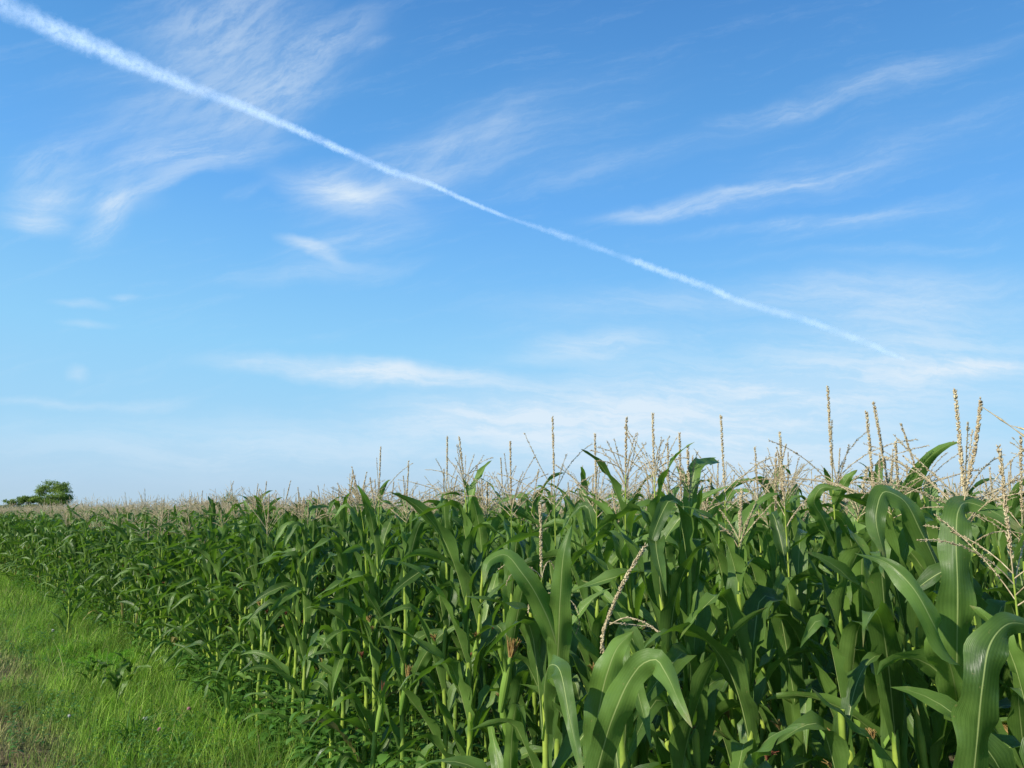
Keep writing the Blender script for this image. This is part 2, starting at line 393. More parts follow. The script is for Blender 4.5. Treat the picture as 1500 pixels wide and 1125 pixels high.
hero(1116,3.2,664,110,'plant whose tassel spike leans strongly to the right',[],lean=(.03,0),nb=3,az=.1)
hero(872,3.35,636,213,'plant behind the broken tassel with a straight spike and narrow branches',[],nb=5,az=2.4)
hero(812,3.45,611,112,'plant with the tallest symmetrical tassel in the middle of the field',[],nb=5,tasH=.5,az=.4,spread=1.2)
hero(748,3.7,648,113,'plant with many straight grey tassel branches fanned in a bundle',[],nb=10,az=1.9)
hero(655,4.3,640,114,'plant with a dark spike and horizontal lower tassel branches, left of centre',[],nb=8,az=1.1,spread=1.3)
hero(556,4.8,655,115,'plant with a tall thin spike at the left third of the field edge',[],nb=3,tasH=.42,az=.5)
hero(596,4.55,676,116,'bright green bare stalk with a pale tan silk ear and a bushy straw tassel',
     [(q((590,972,4.5),(574,932,4.35),(556,900,4.25),(524,850,4.15)),.075,dict(face=(-.5,-.8,.5))),
      (q((600,1012,4.5),(622,960,4.35),(648,928,4.3),(690,908,4.25)),.08,dict(face=(.2,-.8,.6)))],
     nb=12,az=2.7,nleaf=9,ear=0,height=1.80,first=.2,spread=1.2)
hero(795,2.75,738,117,'shorter plant with a low tassel of curled pale branches in front of taller ones',
     [(q((812,1030,2.6),(818,940,2.48),(821,870,2.42),(828,800,2.4),(838,768,2.42)),.082,dict(taper=3.5,base_w=.7)),
      (q((830,1010,2.55),(800,900,2.45),(765,840,2.4),(738,812,2.4),(716,822,2.38),(708,860,2.36)),.085,dict(face=(-.2,-.9,.4)))],
     nb=5,tasH=.34,az=.2,spread=1.7,droop=1.6,th=1.15,ear=0)
hero(905,2.45,None,118,'plant with a broken pale tassel tilted over its folded foreground leaves',
     [(q((862,1190,2.05),(880,1110,1.98),(902,1040,1.92),(925,992,1.9),(942,972,1.88),(960,966,1.86),(974,984,1.82),(998,1035,1.75),(1014,1066,1.72)),.078,dict(face=(-.1,-1,.35),taper=3.2,base_w=.7)),
      (q((868,1130,2.2),(876,1050,2.18),(890,985,2.15),(905,948,2.14),(928,925,2.12)),.09,dict(taper=4,base_w=.7)),
      (q((800,1075,2.3),(797,1010,2.18),(806,974,2.05),(820,982,1.96),(834,1050,1.9),(856,1150,1.84)),.066,dict(face=(-.4,-.8,.5)))],
     leafscale=.8,height=1.52,az=1.6,nleaf=7,ear=0,tas=False,first=.3)
hero(1215,2.25,None,119,'low plant with a long narrow leaf sloping down to the lower right corner',
     [(q((1335,1160,1.9),(1295,1098,1.8),(1250,1058,1.74),(1215,1030,1.7),(1188,1008,1.68)),.055,dict(face=(-.3,-.6,.9))),
      (q((1110,1180,1.9),(1108,1110,1.84),(1125,1082,1.78),(1152,1068,1.74),(1180,1060,1.72)),.06,dict(face=(-.1,-.6,.9)))],
     leafscale=.75,height=1.55,tas=False,az=.3,nleaf=8,ear=1)
hero(392,6.6,724,120,'stalk rising bright yellow green at the edge above the grass corner',[],nb=6,az=.4,nleaf=10,ear=1,first=.4)
hero(237,10.0,731,121,'lit yellow stalk at the grass edge with its leaves held high',[],nb=6,az=1.2,nleaf=9,ear=1,first=.5)

def place_hero(h):
    b,seed,label,leaves,silk,k=h
    k.setdefault('lean',(0,0)); parts=make_parts(seed,tl=.006,**k)
    for pts,W,o in leaves:
        parts['leaf'].append(path_leaf([np.array(p)-b for p in pts],W,rgH,**o))
    e=build_plant(parts,silk=silk); e.location=b; tag(e,label,'maize plant',GRP)
    return e
H_OBJ=[place_hero(h) for h in heroes]
# extra pieces on heroes: second thick spike, broken tassel, the pale-silk ear
def add_spike(e, pts, th, name='tassel'):
    mb=MB(); rg=np.random.default_rng(3); b=np.array(e.location)
    for p,sp,t in pts: tassel_branch(mb,rg,spline([np.array(x)-b for x in p],14),t*th,0,sp,0)
    obj(name, mb.mesh('tassel',[M_TASS,M_STALK]), e)
add_spike(H_OBJ[0],[(q((1412,735,2.0),(1424,680,2.0),(1432,630,2.0),(1437,586,2.0)),True,.0068)],1.0)
add_spike(H_OBJ[17],[(q((905,1010,2.4),(882,940,2.3),(893,900,2.2),(915,850,2.15),(945,800,2.15)),True,.0066),
                     (q((893,915,2.2),(915,905,2.18),(945,912,2.15),(965,925,2.12)),False,.005),
                     (q((893,912,2.2),(925,915,2.2),(955,918,2.2)),False,.0045),
                     (q((890,905,2.2),(884,930,2.2),(880,955,2.2)),False,.006)],1.0)
def add_ear(e, px, py, Y, silk):
    rg=np.random.default_rng(9); b=np.array(e.location); tip=P(px,py,Y)-b; d=np.array([.18,-.12,.97]); mb=MB()
    s=np.linspace(0,1,9)[:,None]; st=tip-d*.2; tube(mb,st+d*s*.2,.018*np.sin(math.pi*(.14+.78*s[:,0]))**.8,10)
    [leaf(mb,rg,st+d*.12+.012*np.array([math.cos(a_),math.sin(a_),0]),a_,.12,.022,R(80),R(35),7,3) for a_ in (0,1.7,3.1,4.6)]; x=obj('ear',mb.mesh('ear',[M_HUSK]),e); mb=MB()
    for k in range(70):
        aa=rg.uniform(0,6.28); sp=rg.uniform(0,.36); v=nrm(d+sp*np.array([math.cos(aa),math.sin(aa),0])); L=rg.uniform(.04,.095)
        t=np.linspace(0,1,5)[:,None]; tube(mb,tip-d*.02+v*t*L,np.linspace(.002,.001,5),3)
    obj('silk',mb.mesh('silk',[silk]),x)
add_ear(H_OBJ[15],597,993,4.45,M_SILKT)
add_ear(H_OBJ[15],562,1018,4.45,M_SILKR)
add_ear(H_OBJ[16],748,962,2.95,M_SILKT)

# rows
cands=[]
hb=np.array([h[0][:2] for h in heroes])
for r in range(0,90):
    Y=-1.5
    while Y<78:
        slope=abs(edge_x(Y+.5,r)-edge_x(Y,r))/.5
        step=(.20 if r<14 else .24)*(1+ (0 if Y<30 else .6))/math.sqrt(1+slope*slope)
        Y+=step*rnd.uniform(.75,1.3); y=Y+rnd.gauss(0,.03); x=edge_x(Y,r)+rnd.gauss(0,.05)
        d=math.hypot(x,y)
        if d>70: continue
        if y<.3 and not (x>0 and x<4.5 and y>-1.5): continue
        if y>=.3 and abs(x)>.70*y+2.2: continue
        if r==0 and rnd.random()<.08: continue
        if d<1.75 or (1.8<y<4.2 and .085<x/y<.112): continue
        if np.min(np.hypot(hb[:,0]-x,hb[:,1]-y))<(.2 if d<5 else .12): continue
        cands.append((x,y,r,d))
inf=[c for c in cands if inframe(c[0],c[1],.12)]
inf.sort(key=lambda c: c[3]*(1+.22*c[2]))
NIND=300-len(heroes)
ind=inf[:NIND]; iset=set(ind)
rest=[c for c in cands if c not in iset]
print('plants', len(cands), 'in frame', len(inf))
# kinds of individual plants
PRO=[]
for k in range(12):
    ear=[1,0,1,1,0,1,1,0,1,2,0,1][k]; red=k%3==0
    p=make_parts(300+k,height=1.95+.03*(k%4-1.5),nleaf=13+k%3,ear=ear,nb=8+k%6,tasH=.14+.045*(k%5),first=.1)
    PRO.append(dict(parts=p,red=red,ear=ear,near=None))
TIER=['in the outermost row','in the second row','in the third row','deep among the rows']
GR='maize plants standing in rows'
kidx=list(range(12))
for i,(x,y,r,d) in enumerate(ind):
    k=rnd.randrange(12); pr=PRO[k]; far=d>11
    key='far' if far else 'near'
    if pr.get(key) is None:
        if far:
            p=make_parts(300+k,height=1.95+.03*(k%4-1.5),lod=1,nleaf=13+k%3,ear=min(pr['ear'],1),nb=9+k%6,tasH=.24+.045*(k%5),first=.1)
            e=build_plant(p,silk=M_SILKR if pr['red'] else M_SILKT,merge_leaves=True)
        else: e=build_plant(pr['parts'],silk=M_SILKR if pr['red'] else M_SILKT)
        pr[key]=e
    else: e=dup(pr[key])
    sz=rnd.gauss(float(np.interp(d,[3,6,12],[1.0,.975,.925])),.03)
    if r==0 and d>9: sz*=rnd.uniform(.85,1.0)
    s=rnd.uniform(.95,1.08)
    e.location=(x,y,0); e.rotation_euler=(rnd.gauss(0,.03),rnd.gauss(0,.03),rnd.uniform(0,6.28)); e.scale=(s,s,min(sz,1.04))
    earw={True:'with red silk',False:'with tan silk'}[pr['red']] if pr['ear'] else 'without an ear'
    zone='in the right half' if x>0 else ('left of centre' if x>-.35*y else 'near the left grass verge')
    tag(e,f"green maize plant {earw} {TIER[min(r,3)]}, {zone}",'maize plant',GR)

# the rest of the field as one mass
FL={}
for lod in (0,1,2):
    for k in range(8):
        if lod==0: p=PRO[k]['parts']
        else: p=make_parts(300+k,height=1.95+.03*(k%4-1.5),lod=lod,nleaf=12,ear=1,nb=8+k%5,tasH=.26+.05*(k%4),tas=(k%4!=1),first=.1)
        if lod==0 : continue
        FL[lod,k]=flatten(p,k%3==0)
fm=MB(); rg=np.random.default_rng(11)
for (x,y,r,d) in rest:
    lod=1 if (d<13 or r<4) else 2
    if lod==2 and d>30 and rnd.random()<.25: continue
    a=rg.uniform(0,6.28); sz=rg.normal(float(np.interp(d,[3,8,14,30],[.98,.95,.915,.90])),.025); s=rg.uniform(.95,1.08)*(1.1 if lod==2 else 1)
    ca,sa=math.cos(a)*s,math.sin(a)*s
    fm.merge(FL[lod,rnd.randrange(8)],np.array([[ca,-sa,0],[sa,ca,0],[0,0,min(sz,1.05)]]),np.array([x,y,0]))
# far canopy: undulating leafy surface with thin tassels
g=260; m=60
Yr=np.geomspace(36,420,m); vv=[]
for Yk in Yr:
    xs=np.linspace(-.75*Yk,.75*Yk,g); e=np.interp(Yk,EDGE[:,1],EDGE[:,0],right=-60-(Yk-76)*1.0)+2.0
    xs=np.maximum(xs,e); vv.append(np.stack([xs,np.full(g,Yk)+rg.normal(0,.3,g),1.62+rg.uniform(-.12,.16,g)],1))
fm.add(np.array(vv),grid_faces(m,g),uv=np.tile([.25,.5],(m*g,1)),mat=0)
for i in range(5200):
    Yk=38*math.exp(rg.uniform(0,1)*math.log(190/38)); x=rg.uniform(-.72,.72)*Yk
    if x<np.interp(Yk,EDGE[:,1],EDGE[:,0])+1.5: continue
    z0=1.66; hh=rg.uniform(.28,.46); b=np.array([x,Yk,z0]); th=.004+.00009*Yk
    for j in range(4):
        a=rg.uniform(0,6.28); sp=0 if j==0 else rg.uniform(.25,.6); t=b+np.array([math.cos(a)*sp*hh*.6,math.sin(a)*sp*hh*.6,hh*(1 if j==0 else rg.uniform(.5,.8))])
        tube(fm,np.array([b,(b+t)/2+[0,0,.03],t]),np.array([th*.7,th,th*.5]),3,2)
fo=obj('maize_field',fm.mesh('maize_field',FIELD_MATS)); tag(fo,'dense mass of green maize with straw coloured tassels filling the field to the horizon','maize field',None,'stuff')

# ------------------------------------------------------------------ ground
gm,nt=newmat('ground'); qn=N(nt); geo=qn.n('ShaderNodeNewGeometry'); pos=geo.outputs['Position']
n1=qn.noise(pos,.9,5,.6); n2=qn.noise(pos,14,5,.7)
c=qn.mix(qn.ramp(n2,.35,.65),(.05,.037,.022),(.26,.20,.12)); c=qn.mix(qn.ramp(n1,.42,.62,0,.75),c,(.035,.08,.018))
pb=qn.n('ShaderNodeBsdfPrincipled'); qn.l(c,pb.inputs['Base Color']); pb.inputs['Roughness'].default_value=.95; pb.inputs['Specular IOR Level'].default_value=.1
bp=qn.n('ShaderNodeBump'); bp.inputs['Distance'].default_value=.03; qn.l(n2,bp.inputs['Height']); qn.l(bp.outputs[0],pb.inputs['Normal'])
o=qn.n('ShaderNodeOutputMaterial'); qn.l(pb.outputs[0],o.inputs[0])
mb=MB(); xs=np.r_[-6000,-500,np.linspace(-30,30,61),500,6000]; ys=np.r_[-6000,-200,np.linspace(-10,50,61),500,6000]
X,Y=np.meshgrid(xs,ys,indexing='ij'); Z=np.where((abs(X)<29)&(Y>-9)&(Y<49),.025*np.sin(X*1.3+Y*.7)*np.sin(Y*.9),0)-.02
mb.add(np.stack([X,Y,Z],-1),grid_faces(len(xs),len(ys))[:,::-1])
tag(obj('ground',mb.mesh('ground',[gm])),None,None,None,'structure')

# grass verge: individual blades in one mass
gr=np.random.default_rng(21)
def grass_blades(n, pts, hmin, hmax, wid, dryf):
    a=gr.uniform(0,6.28,n); h=gr.uniform(hmin,hmax)*gr.lognormal(0,.3,n) if np.isscalar(hmin) else gr.uniform(hmin,hmax)*gr.lognormal(0,.28,n)
    ln=gr.uniform(.15,.9,n); d=np.stack([np.cos(a),np.sin(a),0*a],1); sa=a+gr.uniform(.8,2.2,n); sd=np.stack([np.cos(sa),np.sin(sa),0*a],1)
    w=wid*gr.uniform(.7,1.4,n); V=np.zeros((n,4,2,3))
    for i,s in enumerate((0,.4,.75,1.0)):
        c=pts+d*(ln*h*s**2)[:,None]+np.array([0,0,1.])*(h*(s-.28*ln*s*s))[:,None]
        ww=(w*(1-s**1.6)*.5+.0002)[:,None]; V[:,i,0]=c-sd*ww; V[:,i,1]=c+sd*ww
    b=np.arange(n)[:,None,None]*8; f=np.array([[0,1,3,2],[2,3,5,4],[4,5,7,6]])[None]+b
    UV=np.zeros((n,4,2,2)); UV[...,0]=gr.uniform(0,.42,n)[:,None,None]; UV[:,:,:,1]=np.array([0,.3,.6,.9])[None,:,None]
    return V.reshape(-1,3),f.reshape(-1,4),UV.reshape(-1,2),np.repeat(dryf,8)
def vnoise(x,y,s,seed):
    r=np.random.default_rng(seed).uniform(0,1,(64,64)); x=x*s;y=y*s; xi=np.floor(x).astype(int);yi=np.floor(y).astype(int);fx=sm(x-xi);fy=sm(y-yi)
    g=lambda a,b: r[a%64,b%64]
    return (g(xi,yi)*(1-fx)+g(xi+1,yi)*fx)*(1-fy)+(g(xi,yi+1)*(1-fx)+g(xi+1,yi+1)*fx)*fy
gb=MB(); 
for (y0,y1,dens,wid) in ((3.0,9,2300,.0055),(9,14,1500,.007),(14,30,600,.011)):
    ar=(y1-y0)*26; n=int(dens*ar); x=gr.uniform(-24,2,n); y=gr.uniform(y0,y1,n)
    ex=edge_x(y)+.35*vnoise(x,y,.9,3)
    inside=x-ex; keep=(x<ex+.5)&(x>-.70*y-1.5)&((inside<-.1)|(gr.random(n)<.5))
    k=x/y; side=(-.655*y-x)     # dry track runs along the outside of the verge
    dr=sm((edge_x(y)-x-1.5)/.9+.8*(vnoise(x,y,1.6,5)-.5))*sm((15-y)/6)
    keep&=gr.random(n)>.62*dr*(vnoise(x,y,2.2,8)>.35)
    x,y,dr=x[keep],y[keep],dr[keep]; n=len(x)
    e=edge_x(y)-x; tall=vnoise(x,y,.8,13)*.6+.8*(vnoise(x,y,3.5,14)>.62)*vnoise(x,y,3.5,15)
    h=.07+.11*tall+.10*np.exp(-np.maximum(e,0)/.8); h*= (1-.55*dr)
    dry=np.clip(.04+.75*dr+ (gr.random(n)<.07)*.7 + .25*(vnoise(x,y,3,17)-.6),0,1)
    gb.add(*(lambda q:(q[0],q[1],None,q[2],0,q[3]))(grass_blades(n,np.stack([x,y,0*x-.01],1),h*.5,h*1.7,wid,dry)))
# grasses and broad weeds between the rows
n=26000; y=gr.uniform(2,20,n); x=edge_x(y)+gr.exponential(.9,n); x,y=x[abs(x)<.72*y+.6],y[abs(x)<.72*y+.6]; n=len(x)
v=grass_blades(n,np.stack([x,y,0*x],1),.10,.35,.007,np.clip(gr.normal(.05,.1,n),0,1)); gb.add(v[0],v[1],None,v[2],0,v[3])
go=obj('grass',gb.mesh('grass',[M_GRASS],attr=True)); tag(go,'sunlit green grass verge beside the maize, drier toward the bottom left corner','grass',None,'stuff')

def broad_leaf(mb, c, a, L, W, e, mat=0):
    s=np.array([0,.25,.55,.8,1.]); w=W*np.array([.12,.8,1,.6,.02])*.5; d=np.array([math.cos(a),math.sin(a),0]); sd=np.array([-math.sin(a),math.cos(a),0])
    th=e-s*1.0; Pn=c+np.cumsum((d*np.cos(th)[:,None]+np.array([0,0,1])*np.sin(th)[:,None])*np.r_[0,np.diff(s)][:,None]*L,0)
    V=np.stack([Pn-sd*w[:,None]+np.array([0,0,.18])*w[:,None],Pn,Pn+sd*w[:,None]+np.array([0,0,.18])*w[:,None]],1)
    UV=np.zeros((5,3,2)); UV[:,:,0]=[0,.5,1]; UV[:,:,1]=s[:,None]*.9
    mb.add(V,grid_faces(5,3),uv=UV,mat=mat)
def weed(mb, b, H, n, rg, L=.07):
    a0=rg.uniform(0,6.28)
    tube(mb,np.array([b,b+[.02*math.cos(a0),.02*math.sin(a0),H*.5],b+[.06*math.cos(a0),.06*math.sin(a0),H]]),np.array([.003,.0025,.0015]),3)
    for i in range(n):
        f=(i+1)/n; broad_leaf(mb,b+np.array([.06*f*math.cos(a0),.06*f*math.sin(a0),H*f]),i*2.4+a0,L*rg.uniform(.7,1.3),L*.6*rg.uniform(.7,1.2),rg.uniform(.1,.8))
wb=MB(); rg=np.random.default_rng(31)
for i in range(2600):
    y=rg.uniform(2.2,20)if i%2 else rg.uniform(2.2,9); x=edge_x(y)+rg.exponential(.6)-.2
    if abs(x)>.72*y+.4: continue
    weed(wb,np.array([x,y,0]),rg.uniform(.12,.62),rg.integers(5,11),rg,rg.uniform(.05,.11))
for i in range(2600):
    y=rg.uniform(5.5,15); x=edge_x(y)-rg.exponential(.9)-.05
    if x<-.70*y-.3 or vnoise(np.array([x]),np.array([y]),1.7,44)[0]<.42: continue
    weed(wb,np.array([x,y,0]),rg.uniform(.05,.22),rg.integers(4,9),rg,rg.uniform(.025,.055))
tag(obj('weeds',wb.mesh('weeds',[M_WEED])),'low broad-leaved weeds growing at the foot of the maize','weeds',None,'stuff')

# singular plants on the verge
def fern(name, px, py, label, R0, n):
    b=G(px,py); e=bpy.data.objects.new(name,None); C.objects.link(e); e.location=b; rg=np.random.default_rng(int(px))
    mb=MB(); sb=MB()
    for i in range(n):
        a=rg.uniform(0,6.28); L=R0*rg.uniform(.6,1.1); s=np.linspace(0,1,8)[:,None]; el=rg.uniform(.5,1.2)
        Pn=np.hstack([np.cos(a)*L*s*math.cos(el)*1.3,np.sin(a)*L*s*math.cos(el)*1.3,L*math.sin(el)*(s-.45*s*s)])
        tube(sb,Pn,np.linspace(.0022,.0008,8),3)
        k=70; f=rg.uniform(.12,1,k); idx=f*7; ii=np.minimum(idx.astype(int),6); fr=(idx-ii)[:,None]; pp=Pn[ii]*(1-fr)+Pn[ii+1]*fr
        for p_,ff in zip(pp,f):
            d=nrm(rg.normal(size=3)+np.array([0,0,.25])); Lb=.055*(1.15-ff)*rg.uniform(.6,1.4)+.012; sd=nrm(np.cross(d,rg.normal(size=3)))*.0026
            mb.add(np.array([p_-sd,p_+sd,p_+d*Lb+sd*.4,p_+d*Lb-sd*.4]),[[0,1,2,3]],uv=[[.3,.3]]*4)
    obj('stem',sb.mesh('stem',[M_FERN]),e); obj('foliage',mb.mesh('foliage',[M_FERN]),e); tag(e,label,'plant'); return e
fern('feathery_weed',150,985,'bright green feathery weed clump spreading over the grass in front of the maize',.50,46)
fern('feathery_weed',108,962,'smaller feathery green weed left of the bright clump beside the young maize plant',.34,26)
fern('feathery_weed',205,978,'feathery green weed right of the bright clump near the maize stalks',.34,24)
def tuft(px,py,label,n=26,L=.42,W=.013,seed=1,name='grass_tuft'):
    b=G(px,py); e=bpy.data.objects.new(name,None); C.objects.link(e); e.location=b; rg=np.random.default_rng(seed)
    for i in range(n):
        mb=MB(); leaf(mb,rg,np.array([rg.normal(0,.015),rg.normal(0,.015),0]),rg.uniform(0,6.28),L*rg.uniform(.6,1.15),W,R(rg.uniform(50,85)),R(rg.uniform(40,110)),9,3,wave=.02)
        obj('blade',mb.mesh('blade',[M_WEED if i%3 else M_LEAF]),e)
    tag(e,label,'grass tuft'); return e
tuft(192,1095,'blue green tuft of long arching grass blades in the foreground verge',30,.46,.013,4)
tuft(262,1112,'smaller tuft of long grass at the foot of the maize, bottom of the verge',18,.34,.011,5)
def young(px,py,H,seed,label,nl=6):
    p=make_parts(seed,height=H,nleaf=nl,ear=0,tas=False,first=.02,leafscale=.25+H*.55)
    e=build_plant(p,name='young_maize_plant'); e.location=G(px,py); e.scale=(1,1,1); tag(e,label,'maize plant'); return e
young(98,940,1.05,501,'short young maize plant standing alone in front of the row at the left',10)
young(46,872,1.35,502,'slender maize plant leaning at the far left end of the row',8)
young(168,1042,.42,503,'small maize seedling in the grass in front of the feathery weed')
young(131,1008,.36,504,'tiny pointed maize seedling on the left of the feathery weed')
young(186,1025,.45,505,'small maize seedling with drooping leaves between verge and field')
young(330,1092,.8,506,'knee high maize plant leaning over the bottom corner of the field',7)
def flower(px,py,mat,label,rad=.014,H=.2):
    b=G(px,py); e=bpy.data.objects.new('wildflower',None); C.objects.link(e); e.location=b
    mb=MB(); tube(mb,np.array([[0,0,0],[.01,0,H*.5],[.015,0,H]]),np.full(3,.0015),4); obj('stem',mb.mesh('stem',[M_WEED]),e)
    mb=MB(); rg=np.random.default_rng(int(px)); k=60; d=nrm(rg.normal(size=(k,3))+np.array([0,0,.4])); spikelets(mb,np.tile([.015,0,H],(k,1)).astype(float),d,rad*1.3,rad*.28,rg); obj('flower_head',mb.mesh('head',[mat]),e)
    tag(e,label,'flower')
flower(272,1074,M_PETALP,'pink clover head in the grass near the maize')
flower(228,1108,M_PETALP,'pink clover head beside the long grass tuft')
flower(208,1090,M_PETALW,'white flower among the blades of the long grass tuft',.016)
flower(74,945,M_PETALW,'white flower at the left of the lone young maize plant',.018)
flower(96,1086,M_PETALW,'tiny white flower in the middle of the verge',.012)
flower(56,862,M_PETALW,'pale flower at the foot of the far left maize',.022,.3)
for i,(px,py,lab) in enumerate([(248,972,'curled yellow dead leaf lying at the foot of a lit stalk'),(293,1036,'orange dead leaf on the grass at the corner of the field'),(568,1095,'yellow dead leaf low between the stalks')]):
    b=G(px,py+ (0 if i<2 else 20)); mb=MB(); rg=np.random.default_rng(60+i)
    leaf(mb,rg,np.array([0,0,.12]),rg.uniform(0,6),.16,.035,R(20),R(90),8,3,mat=0); e=obj('dead_leaf',mb.mesh('dead_leaf',[M_DRYLEAF])); e.location=b; tag(e,lab,'leaf')

# ------------------------------------------------------------------ trees on the horizon
def tree(name, px0, px1, top, Y, lobes, label, mat, nleaf, seed, cat='tree', trunk=True, lsz=.22):
    rg=np.random.default_rng(seed); x0,x1=P(px0,749,Y)[0],P(px1,749,Y)[0]; H=P(0,top,Y)[2]; W=x1-x0; cx=(x0+x1)/2
    e=bpy.data.objects.new(name,None); C.objects.link(e); e.location=(cx,Y,0)
    tb=MB(); 
    tube(tb,np.array([[0,0,0],[.05*W*.3,0,H*.22],[.03,0,H*.4]]),np.array([.035,.028,.02])*H,7)
    cb=MB()
    for (lx,lz,rx,rz,dens) in lobes:
        c=np.array([lx*W*.5,rg.uniform(-.12,.12)*W,lz*H]); 
        s=np.linspace(0,1,5)[:,None]; st=np.array([.03,0,H*.35]); tube(tb,st+(c-st)*s+np.array([0,0,.06*H])*np.sin(s*3.14),np.linspace(.014,.004,5)*H,5)
        k=int(nleaf*dens); r=np.array([rx*W*.5,rx*W*.45,rz*H])
        # clumps within the lobe
        nc=max(6,int(14*dens+5)); cc=nrm(rg.normal(size=(nc,3)))*rg.uniform(.35,.95,(nc,1)); ci=rg.integers(0,nc,k)
        pos=c+(cc[ci]+rg.normal(0,.21,(k,3)))*r
        a=nrm(rg.normal(size=(k,3))+[0,0,.3]); b=nrm(np.cross(a,rg.normal(size=(k,3)))); L=lsz*rg.uniform(.5,1.3,(k,1))
        V=np.stack([pos-a*L*.5,pos+b*L*.3,pos+a*L*.5,pos-b*L*.3],1); cb.add(V,np.arange(k*4).reshape(-1,4),uv=np.full((k*4,2),.3))
    obj('trunk',tb.mesh('trunk',[M_BARK]),e); obj('crown',cb.mesh('crown',[mat],smooth=False),e); tag(e,label,cat)
T1=[(-.05,.82,.55,.13,1),(.45,.78,.42,.14,1),(-.5,.70,.42,.10,.8),(.2,.62,.7,.10,.8),(.62,.60,.35,.12,.7),(-.45,.50,.5,.12,.9),(.1,.45,.8,.12,1),(.55,.42,.4,.14,.7),(-.1,.28,.8,.14,.8)]
T2=[(-.6,.72,.3,.16,.7),(-.2,.78,.35,.16,.9),(.2,.82,.35,.15,.9),(.6,.84,.4,.13,.9),(0,.5,.9,.2,1.3),(-.5,.4,.5,.2,.8),(.5,.45,.5,.2,.8)]
T3=[(0,.78,.7,.17,1.2),(-.4,.6,.5,.16,.8),(.4,.62,.5,.16,.8),(0,.4,.8,.2,1)]
tree('tree',45,106,702,150,T1,'round-topped leafy tree on the horizon at the left, tallest there',M_TREE,2300,1)
tree('shrub',4,60,725,148,T2,'low spreading green bush against the left side of the round tree',M_TREE,2400,2,'bush')
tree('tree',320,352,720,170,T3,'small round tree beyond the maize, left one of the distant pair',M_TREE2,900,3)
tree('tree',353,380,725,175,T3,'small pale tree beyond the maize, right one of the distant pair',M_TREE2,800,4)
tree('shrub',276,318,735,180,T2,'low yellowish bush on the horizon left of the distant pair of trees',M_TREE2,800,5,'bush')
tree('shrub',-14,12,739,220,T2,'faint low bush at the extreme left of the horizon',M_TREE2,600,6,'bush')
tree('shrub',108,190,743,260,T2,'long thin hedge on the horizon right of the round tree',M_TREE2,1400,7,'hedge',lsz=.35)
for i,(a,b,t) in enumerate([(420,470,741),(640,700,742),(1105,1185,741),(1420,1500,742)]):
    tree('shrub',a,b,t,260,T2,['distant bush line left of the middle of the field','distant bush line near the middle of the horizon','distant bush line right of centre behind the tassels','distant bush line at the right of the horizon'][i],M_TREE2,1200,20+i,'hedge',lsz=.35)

# ------------------------------------------------------------------ contrail: a band of ice cloud nine kilometres up
ALT=9000.0
cl=[(-60,-26,44),(0,5,44),(60,32,42),(120,60,38),(180,88,34),(240,111,28),(300,135,24),(360,159,20),(420,184,17),(470,206,15),(520,228,14),(570,250,15),(620,266,11),(670,288,9),(720,309,6),(760,324,5),(800,337,8),(850,354,11),(890,368,7),(925,381,10),(980,401,10),(1030,418,10),(1080,440,9),(1130,455,10),(1180,469,10),(1230,487,9),(1280,507,9),(1325,527,4)]
pts=[];wd=[]
for px,py,w in cl:
    d=Pd(px,py); t=(ALT-CAMH)/d[2]; pts.append(np.array([0,0,CAMH])+d*t); wd.append(w*t*(1.62 if px<700 else 2.3))
n=160; Pn=spline(pts,n); dd=np.r_[0,np.cumsum(np.linalg.norm(np.diff(np.array(pts),axis=0),axis=1))]; W=np.interp(np.linspace(0,dd[-1],n),dd,wd)
T=nrm(np.gradient(Pn,axis=0)); view=nrm(Pn); S=nrm(np.cross(T,view)); na=7; u=np.linspace(-1,1,na)
V=Pn[:,None]+S[:,None]*(u[None,:,None]*W[:,None,None]*.5); UV=np.zeros((n,na,2)); UV[...,0]=(u*.5+.5)[None]
seg=np.r_[0,np.cumsum(np.linalg.norm(np.diff(Pn,axis=0),axis=1)/((W[:-1]+W[1:])/2))]; UV[...,1]=seg[:,None]
pxs=np.interp(np.linspace(0,dd[-1],n),dd,[c_[0] for c_ in cl]); dens=np.interp(pxs,[-60,400,640,735,760,800,885,905,925,1110,1128,1145,1325],[1,1,.95,.8,.35,.6,.5,.3,.95,.9,.7,1,.75])
mb=MB(); mb.add(V,grid_faces(n,na),uv=UV,t=np.repeat(dens,na))
m,nt=newmat('contrail'); qn=N(nt); uv=qn.n('ShaderNodeUVMap'); sx=qn.n('ShaderNodeSeparateXYZ'); qn.l(uv.outputs[0],sx.inputs[0])
n1=qn.noise(uv.outputs[0],2.0,5,.65); n2=qn.noise(uv.outputs[0],7,5,.65); n3=qn.noise(uv.outputs[0],.35,2)
d=qn.math('ABSOLUTE',qn.math('SUBTRACT',sx.outputs[0],.5))
d=qn.math('ADD',d,qn.math('ADD',qn.math('MULTIPLY',qn.math('SUBTRACT',n1,.5),.45),qn.math('MULTIPLY',qn.math('SUBTRACT',n2,.5),.22)))
al=qn.ramp(d,.02,.33,1,0); al=qn.math('MULTIPLY',al,qn.ramp(n2,.30,.64,.44,.86)); al=qn.math('MULTIPLY',al,qn.ramp(n3,.38,.55,.5,1)); 
at=qn.n('ShaderNodeAttribute',attribute_name='tint'); al=qn.math('MULTIPLY',al,qn.math('MULTIPLY',at.outputs['Fac'],.88),clamp=True)
tr=qn.n('ShaderNodeBsdfTransparent'); df=qn.n('ShaderNodeBsdfDiffuse'); df.inputs[0].default_value=(.53,.585,.66,1); tl=qn.n('ShaderNodeBsdfTranslucent'); tl.inputs[0].default_value=(.53,.585,.66,1)
ad=qn.n('ShaderNodeAddShader'); qn.l(df.outputs[0],ad.inputs[0]); qn.l(tl.outputs[0],ad.inputs[1])
